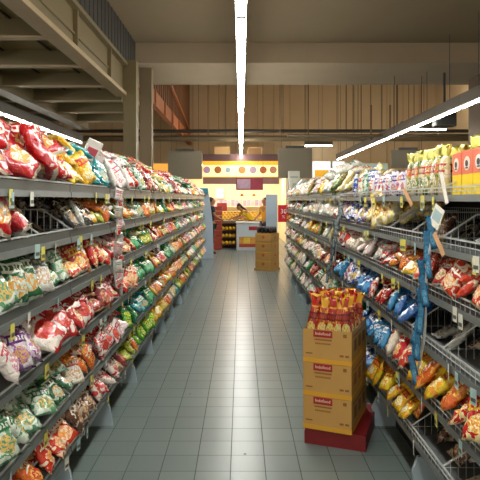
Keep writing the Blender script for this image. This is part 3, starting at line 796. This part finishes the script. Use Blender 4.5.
# ---------------------------------------------------------------- bakery at the aisle end
M_warm = mat('warm_white_wall', 'ecd8b4', .7)
t = empty('bakery_kiosk', (0, 20, 0))
MB().box(-2.3, 1.7, 3.0, 3.1, 0, 3.0).obj('rear_wall', M_warm, t)
MB().box(-2.3, -2.2, 0, 3.0, 0, 2.36).box(1.6, 1.7, 0, 3.0, 0, 2.36).obj('side_wall', M_warm, t)
MB().box(-1.36, 1.36, -.02, .1, 2.12, 2.36).obj('lintel', mat('mauve_brown_board', '8a6660', .6), t)
MB().box(-2.3, 1.7, .1, 3.0, 2.9, 3.0).obj('roof', M_warm, t)
MB().box(-1.36, 1.36, -.08, .1, 2.93, 3.18).obj('top_board', mat('dark_mauve_board', '6a4a48', .6), t)
sg = MB().box(-1.36, 1.36, -.1, .1, 2.36, 2.93).obj('lit_sign', mat('lit_cream', 'ffe6a0', .5, emit=.75), t)
MB().box(-1.36, 1.36, -.106, -.1, 2.79, 2.93).obj('yellow_band', mat('lit_yellow', 'f2a020', .5, emit=.8), sg)
MB().box(-1.36, 1.36, -.112, -.106, 2.36, 2.385).obj('edge_strip', mat('lit_orange', 'e89a3a', .5, emit=.5), sg)
for i, px in enumerate((207, 218, 228, 242, 253, 263, 273)):
    m = mat('sign_picture%d' % i, ['b08aa0', 'a05a2a', '8aa0a0', 'b07a3a', 'a08a94', 'a0541c', 'b0785a'][i], .6, noise=.4, nscale=14, emit=.25)
    d = MB().lathe([(.13 if i != 2 else .10, 0), (.13 if i != 2 else .10, .006)], 18).obj('round_picture', m, sg); d.location = ((px-241)*20/F, -.106, 2.62); d.rotation_euler = (PI/2, 0, 0)
tag(t, 'cream walled bakery booth with a lit yellow sign of round pictures', 'bakery')
for i, x in enumerate((-1.4, -.2, 1.0)):  # unseen lamps, added to light the booth warmly
    L_ = D.lights.new('bakery_fill', 'AREA'); L_.shape = 'DISK'; L_.size = .5; L_.energy = 48; L_.color = (1, .86, .64)
    tt = empty('added_downlight', (x, 21.4, 2.86))
    MB().lathe([(.28, 0), (.30, .04)], 20).obj('diffuser', mat('fill_diffuser', (1, .85, .6, 1), .4, emit=3), tt)
    lo = D.objects.new('fill_bulb', L_); COL.objects.link(lo); lo.parent = tt; lo.location = (0, 0, -.01)
    tag(tt, f"added unseen round warm lamp inside the bakery booth, {ORD[i]} from left", 'lamp', 'added round lamps inside the bakery')
def flat_sign(x0, y0, x1, y1, Y, m, name, label, cat='sign', txt=None, tcol=None, ts=.1, extra=None):
    a = P(x0, y1, Y); c = P(x1, y0, Y); t = empty(name, ((a.x+c.x)/2, Y, a.z)); wd = (c.x-a.x)/2; h = c.z-a.z
    p = MB().box(-wd, wd, -.02, .02, 0, h).obj('panel', m, t, bevel=.003)
    if txt:
        for k, (s_, fx_, fz_, sz, mm) in enumerate(txt):
            l = put('lettering', text_mesh(s_, sz, mm), p); l.location = (wd*fx_, -.022, h*fz_); l.rotation_euler = (PI/2, 0, 0)
    return tag(t, label, cat)
BN = flat_sign(236, 178, 263, 190, 18.6, mat('red_banner', '8a2a3c', .6, noise=.35, nscale=5), 'banner', 'dark red banner hanging below the lit bakery sign')
wd = (263-236)*18.6/F/2; hh = 12*18.6/F
MB().box(-wd+.03, .03, -.026, -.02, .04, hh-.04).obj('printed_picture', mat('lilac_poster', 'a88a9c', .6, noise=.35, nscale=9), BN)
for x in (-wd, wd): MB().bar((x, 0, hh), (x, 0, 7-BN.location.z), .006, 5).obj('suspension_wire', M_dark, BN)
for i, (px, y) in enumerate(((242, 193), (254, 192))):
    t = empty('pendant_lamp', P(px, 196, 21)); MB().bar((0, 0, .1), (0, 0, 2.9-P(px, 196, 21).z), .006, 5).obj('cord', M_dark, t)
    MB().lathe([(.07, 0), (.05, .07), (.02, .1)], 12).obj('lamp_shade', mat('copper_shade', '9a5a30', .4, .5), t, True)
    tag(t, f"small copper pendant lamp inside the bakery, {['left','right'][i]} one of two", 'lamp')
# lilac cartons on the rear shelf
tag(MB().box(-1.25, .9, 22.6, 22.95, 1.27, 1.30).obj('wall_shelf', M_warm), 'long shelf on the rear wall of the bakery', 'shelf')
for i in range(13):
    o = MB().box(0, .145, 0, .12, 0, .24+.02*(i % 2)).obj('lilac_box', mat('lilac_card%d' % (i % 3), ['a898b4', 'b8a8ac', '9a90a8'][i % 3], .6, noise=.25, nscale=15), loc=(-1.2+.16*i, 22.62, 1.301))
    tag(o, f"lilac-grey box on the bakery rear shelf, {ORD[i]} from left", 'box', 'lilac boxes on the bakery rear shelf')
# counters
t = empty('bakery_counter', (-.85, 18.3, 0))
MB().box(0, 1.75, 0, .6, 0, .86).obj('base', mat('wood_counter', 'a87a4a', .5, noise=.1), t); MB().box(-.03, 1.78, -.03, .63, .86, .90).obj('worktop', M_warm, t)
tag(t, 'long wooden counter heaped with yellow buns in front of the bakery', 'counter')
M_bun = mat('golden_bun', 'f0b820', .45, noise=.2, nscale=20); M_bunr = mat('red_fruit', 'c0381c', .4)
BUN = MB().lathe([(.02, 0), (.055, .012), (.062, .035), (.045, .062), (.012, .072)], 10).mesh('bun', M_bun, True)
n = 0
for r_ in range(4):
    for i in range(15-r_):
        x = -.80+.115*i+r_*.055
        o = put('bun', BUN, loc=(x, 18.36+.1*r_, .90+.068*r_)); o.rotation_euler = (R.uniform(-.2, .2), R.uniform(-.2, .2), 0)
        tag(o, f"golden bun on the bakery counter, {['lowest','second','third','highest'][r_]} row, {ORD[i]} from left", 'bun', 'golden buns on the bakery counter'); 
t = empty('bread_rack', (-.66, 17.95, 0))
MB().box(0, .5, .28, .31, 0, .82).box(0, .02, 0, .28, 0, .82).box(.48, .5, 0, .28, 0, .82).obj('frame', mat('dark_wood', '5a3a20', .5), t)
for z in (.1, .33, .56, .79): MB().box(.02, .48, 0, .28, z, z+.02).obj('shelf', mat('dark_wood', '5a3a20', .5), t)
tag(t, 'dark wooden bread rack left of the white promotion counter', 'rack')
for k, z in enumerate((.121, .351, .581)):
    for i in range(4):
        o = put('bun', BUN, loc=(-.58+.115*i, 18.03, z+.002)); o.scale = (.9, .9, 1.6)
        tag(o, f"tall golden loaf on the bread rack, {['lowest','middle','upper'][k]} shelf, {ORD[i]} from left", 'loaf', 'loaves on the bread rack')
t = empty('promotion_counter', (-.14, 17.2, 0))
MB().box(0, .70, 0, .55, 0, .84).obj('body', mat('pale_blue_white', 'c4ccd0', .5), t, bevel=.01); MB().box(-.02, .72, -.02, .57, .84, .87).obj('countertop', M_white, t)
p = MB().box(.08, .64, -.004, 0, .10, .42).obj('food_picture', mat('food_print', 'd0903a', .5, noise=.6, nscale=9), t)
MB().box(.08, .64, -.006, -.004, .10, .2).obj('red_print', mat('red_food', 'b0402a', .5, noise=.4, nscale=12), p)
MB().box(.22, .42, -.006, -.004, .22, .40).obj('yellow_print', mat('yellow_food', 'e0c040', .5, noise=.3, nscale=12), p)
p = MB().box(.38, .64, -.004, 0, .62, .74).obj('red_badge', M_redprint, t)
tag(t, 'white promotion counter with a food picture in front of the bakery', 'counter')
flat_sign(217, 203, 227, 211, 17.9, mat('pink_red_sign', 'd04a44', .5, noise=.15, nscale=8), 'sale_sign', 'pinkish red sign beside the red baskets before the bakery')
tag(MB().bar(P(222, 211, 17.9), P(222, 248.6, 17.9), .012, 6).obj('sign_post', M_dark), 'thin post holding the pinkish red sign', 'post')
# red baskets
M_rb = mat('red_plastic', 'a8402c', .4)
for i in range(9):
    z = .02+i*.15
    b = MB()
    b.prism([(-.11, 0), (.11, 0), (.13, .13), (-.13, .13)], 'y', -.10, -.092); b.prism([(-.11, 0), (.11, 0), (.13, .13), (-.13, .13)], 'y', .092, .10)
    b.box(-.11, .11, -.10, .10, 0, .006); b.box(-.13, -.12, -.10, .10, .02, .13); b.box(.12, .13, -.10, .10, .02, .13); b.box(-.14, .14, -.115, -.10, .122, .13); b.box(-.14, .14, .10, .115, .122, .13)
    o = b.obj('shopping_basket', M_rb, loc=(-.72, 17.4, z)); tag(o, f"red plastic shopping basket in the stack by the bakery, {ORD[i]} from the floor", 'basket', 'stack of red baskets')
# hanging red sign and pale boxes near the end of the right row
WT = mat('white_lettering', 'f4f0ea', .5)
flat_sign(278, 205, 289, 222, 11.25, mat('bright_red_card', 'd41c24', .45), 'price_sign', 'bright red price sign hanging at the far end of the right row', txt=[('30', 0, .62, .13, WT), ('%', 0, .3, .09, WT)])
for i, (x0, y0, x1, y1, Y) in enumerate([(280, 171, 291, 188, 10.9), (291, 178, 298, 190, 10.6), (283, 190, 293, 200, 11.9)]):
    a = P(x0, y1, Y); c = P(x1, y0, Y)
    z0 = ZR[5]+.001 if i < 2 else None
    if i == 2: continue
    o = MB().box(0, c.x-a.x, 0, .2, 0, c.z-z0).box(.03, (c.x-a.x)-.03, -.002, 0, .1, c.z-z0-.1, 1).obj('storage_box', [mat('pale_box', 'b4b4a8', .5, noise=.15), mat('pale_print', '8a9488', .6)], loc=(max(a.x, .93), Y, z0), bevel=.004)
    tag(o, ['tall pale box on the far end of the right row', 'short pale box beside the tall one, far end of the right row'][i], 'box')
# lit posters on the back wall
def lit(x0, y0, x1, y1, Y, cols, label):
    a = P(x0, y1, Y); c = P(x1, y0, Y); t = empty('light_box', (a.x, Y, a.z)); wd = c.x-a.x; h = c.z-a.z
    MB().box(0, wd, 0, .08, 0, h).obj('case', M_white, t)
    MB().box(.03, wd-.03, -.01, 0, .03, h-.03).obj('lit_panel', mat('lit_'+cols[0], cols[0], .5, emit=cols[2], noise=.3, nscale=3), t)
    MB().box(.12, wd-.12, -.02, -.01, .05, h*.55).obj('picture', mat('lit_'+cols[1], cols[1], .5, emit=cols[2]*.7, noise=.4, nscale=6), t)
    tag(t, label, 'light box')
lit(312, 161, 331, 181, 25.87, ('e8ecec', 'e8a82a', .9), 'white light box with a yellow picture on the far wall')
lit(332, 161, 345, 181, 25.87, ('d8e8ea', '30b0c0', .9), 'white light box with a turquoise picture on the far wall')
lit(346, 163, 388, 183, 25.87, ('9ab0a4', '3f8a84', .5), 'dim green light box on the far wall behind the right row')
lit(150, 163, 170, 184, 25.87, ('f0a848', 'd87828', .8), 'orange glowing light box left of the hanging board')
t = empty('air_conditioner', P(214, 159, 22)); MB().box(0, .62, 0, .4, 0, .50).obj('casing', mat('cream_casing', 'c8a878', .6), t, bevel=.02); MB().box(.05, .57, -.01, 0, .05, .16).obj('grille', M_dark, t); tag(t, 'cream air conditioner box above the bakery sign, left of the centre light', 'air conditioner')
t = empty('wall_cabinet', P(247, 158, 22)); MB().box(0, .6, 0, .3, 0, .44).obj('casing', mat('cream_frame', 'd8b888', .6), t, bevel=.01); MB().box(.05, .55, -.01, 0, .05, .39).obj('panel', mat('brown_inset', '8a6a48', .6), t); tag(t, 'cream framed cabinet above the bakery sign, right of the centre light', 'cabinet')
t = empty('picture_frame', P(215, 199, 22.9)); MB().box(0, .38, 0, .03, 0, .46).obj('frame', M_panel, t); MB().box(.05, .33, -.005, 0, .05, .41).obj('picture', M_white, t); tag(t, 'blue-grey frame on the bakery wall behind the dark-dressed person', 'frame')

# ---------------------------------------------------------------- people
def skin(name, chains, radii, material, parent=None, sub=2, seal=()):
    """chains: list of lists of (key, xyz, r); shared keys join chains"""
    vs = []; es = []; rr = []; ix = {}
    for ch in chains:
        prev = None
        for key, p, r in ch:
            if key not in ix: ix[key] = len(vs); vs.append(p); rr.append(r)
            if prev is not None: es.append((prev, ix[key]))
            prev = ix[key]
    me = D.meshes.new(name); me.from_pydata(vs, es, []); me.update()
    o = D.objects.new(name, me); COL.objects.link(o)
    md = o.modifiers.new('s', 'SKIN'); md.use_smooth_shade = True
    for i, sv in enumerate(me.skin_vertices[0].data):
        r = rr[i]; sv.radius = r if isinstance(r, tuple) else (r, r); sv.use_root = i == 0
    sb = o.modifiers.new('u', 'SUBSURF'); sb.levels = sub; sb.render_levels = sub
    bpy.context.view_layer.update()
    m2 = D.meshes.new_from_object(o.evaluated_get(bpy.context.evaluated_depsgraph_get())); D.objects.remove(o)
    m2.name = name; m2.materials.clear(); m2.materials.append(material)
    m2.polygons.foreach_set('use_smooth', [True]*len(m2.polygons))
    return put(name, m2, parent)
M_skin = mat('skin_tone', 'a87450', .5)
def person(loc, rz, shirt, trousers, hairc, label, lean_=0.0, arms=((.18, -.25, 1.0), (.15, -.2, .95)), longhair=False, H=1.62):
    """faces -Y in its own frame; lean_ bends the trunk forward about the hips"""
    t = empty('person', loc, rz); s = H/1.7
    def B(x, y, z):
        x, y, z = x*s, y*s, z*s
        hz = .92*s
        if z > hz:
            dz = z-hz; return (x, y*math.cos(lean_)-dz*math.sin(lean_), hz+dz*math.cos(lean_)+y*math.sin(lean_))
        return (x, y, z)
    torso = [('pel', B(0, 0, .93), (.14*s, .10*s)), ('wai', B(0, 0, 1.08), (.12*s, .09*s)), ('che', B(0, .0, 1.28), (.15*s, .10*s)), ('nb', B(0, 0, 1.42), (.07*s, .06*s)), ('nk', B(0, -.005, 1.48), .05*s),
             ('ja', B(0, -.02, 1.55), (.068*s, .075*s)), ('hd', B(0, -.01, 1.62), (.08*s, .092*s)), ('tp', B(0, 0, 1.69), (.06*s, .07*s))]
    ch = [torso]; sleeves = []
    for k, sd in enumerate((-1, 1)):
        sh = B(sd*.17, 0, 1.39); hx, hy, hz = arms[k]
        hand = (sd*hx*s, hy*s, hz*s)
        sv = Vector(sh); hv = Vector(hand); mid = (sv+hv)/2+Vector((sd*.06, .10, -.04))*s
        el = tuple(mid); wr = tuple(hv.lerp(mid, .10))
        ch.append([('che', torso[2][1], torso[2][2]), (f'sh{sd}', sh, .055*s), (f'el{sd}', el, .040*s), (f'wr{sd}', wr, .027*s), (f'pa{sd}', hand, (.036*s, .022*s))])
        dv = (hv-mid).normalized(); sidev = dv.cross(Vector((0, 0, 1))).normalized()
        for f in range(4):
            o0 = hv+sidev*(.024*(f-1.5))*s; ln = (.065, .078, .073, .058)[f]*s
            ch.append([(f'pa{sd}', hand, 0), (f'f{sd}{f}a', tuple(o0+dv*.035*s), .010*s), (f'f{sd}{f}b', tuple(o0+dv*(.035*s+ln*.55)-Vector((0, 0, .008))), .009*s), (f'f{sd}{f}c', tuple(o0+dv*(.035*s+ln)-Vector((0, 0, .025))), .007*s)])
        th = hv-sidev*sd*.045*s
        ch.append([(f'pa{sd}', hand, 0), (f't{sd}a', tuple(th), .012*s), (f't{sd}b', tuple(th+dv*.04*s), .009*s)])
        sleeves.append([('c', torso[2][1], (.165*s, .115*s)), (f's{sd}', sh, .068*s), (f'm{sd}', tuple(sv.lerp(Vector(el), .75)), .058*s)])
        ch.append([('pel', torso[0][1], 0), (f'hip{sd}', (sd*.09*s, 0, .86*s), .088*s), (f'kn{sd}', (sd*.10*s, -.01, .48*s), .058*s), (f'an{sd}', (sd*.10*s, .02, .09*s), .038*s), (f'toe{sd}', (sd*.11*s, -.12*s, .04*s), .036*s)])
    skin('body', ch, None, M_skin, t)
    skin('shirt', [[('c', torso[2][1], (.165*s, .115*s)), ('w', B(0, 0, 1.1), (.145*s, .108*s)), ('h', B(0, 0, .93), (.155*s, .115*s)), ('h2', B(0, 0, .86), (.155*s, .115*s))], [('c', torso[2][1], 0), ('n', B(0, 0, 1.40), (.085*s, .07*s))]]+sleeves, None, shirt, t)
    lg = [[('p', (0, 0, .92*s), (.15*s, .11*s))]]
    lg = [[('p', (0, 0, .92*s), (.15*s, .11*s)), (f'h{sd}', (sd*.09*s, 0, .84*s), .100*s), (f'k{sd}', (sd*.10*s, -.01, .48*s), .072*s), (f'a{sd}', (sd*.10*s, .02, .11*s), .062*s)] for sd in (-1, 1)]
    skin('trousers', lg, None, trousers, t)
    hh = [[('a', B(0, .01, 1.715), (.07*s, .08*s)), ('b', B(0, .03, 1.65), (.092*s, .085*s)), ('c', B(0, .05, 1.56), (.08*s, .05*s))]+([('d', B(0, .07, 1.42), (.08*s, .04*s)), ('e', B(0, .09, 1.30), (.05*s, .03*s))] if longhair else [])]
    skin('hair', hh, None, hairc, t)
    for sd in (-1, 1):
        q = Vector(B(sd*.032, -.098, 1.615)); e = MB().lathe([(.002, -.008), (.009, 0), (.002, .008)], 8).obj('eye', M_dark, t, True); e.location = q
        q = B(sd*.083, 0, 1.60); e = MB().box(-.008, .008, -.018, .018, -.03, .03).obj('ear', M_skin, t, bevel=.006); e.location = q
        e = MB().prism([(-.13*s, 0), (.05*s, 0), (.06*s, .07*s), (-.03*s, .085*s), (-.13*s, .04*s)], 'x', sd*.10*s-.04*s, sd*.10*s+.04*s).obj('shoe', M_dark, t, bevel=.01)
    e = MB().prism([(-.098, 1.565), (-.125, 1.572), (-.095, 1.62)], 'x', -.012, .012).obj('nose', M_skin, t); e.data.transform(Matrix.Scale(s, 4))
    for v in e.data.vertices: v.co = Vector(B(v.co.x/s, v.co.y/s, v.co.z/s))
    e = MB().box(-.022, .022, -.103, -.09, 1.535, 1.545).obj('mouth', mat('lips', '8a4038', .5), t)
    for v in e.data.vertices: v.co = Vector(B(v.co.x, v.co.y, v.co.z))
    return tag(t, label, 'person')
M_black = mat('black_hair', '14100e', .4); M_ysh = mat('yellow_shirt', 'e0b81c', .7); M_bsh = mat('dark_cloth', '24252c', .8); M_osh = mat('amber_shirt', 'd89a28', .7)
person((.40, 18.02, 0), -PI/2+.2, M_ysh, M_bsh, M_black, 'person in yellow shirt with black hair bending over the bakery counter', .80, ((.25, -.72, 1.0), (.15, -.68, .98)), True)
person((.80, 17.95, 0), -.9, M_osh, M_bsh, M_black, 'person in amber shirt standing right of the white promotion counter', .1, ((.2, -.3, 1.0), (.2, -.25, .95)))
person((-.87, 16.2, 0), 1.9, M_bsh, M_bsh, M_black, 'person in dark clothes standing behind the blue-grey end panel', .05, ((.2, -.25, 1.05), (.2, -.2, .9)))
# small marks on the floor
for i, (px, py) in enumerate(((190, 394), (245, 454), (189, 393))[:2]):
    Y = CAMH*F/(py-200); o = MB().lathe([(.006, 0), (.006, .001)], 8).obj('bottle_cap', M_dark, loc=((px-241)*Y/F, Y, .0)); o.scale = (1.4, 1, 2)
    tag(o, ['tiny dark cap on the floor tiles nearer the left row', 'tiny dark cap on the floor tiles near the middle of the aisle'][i], 'cap')
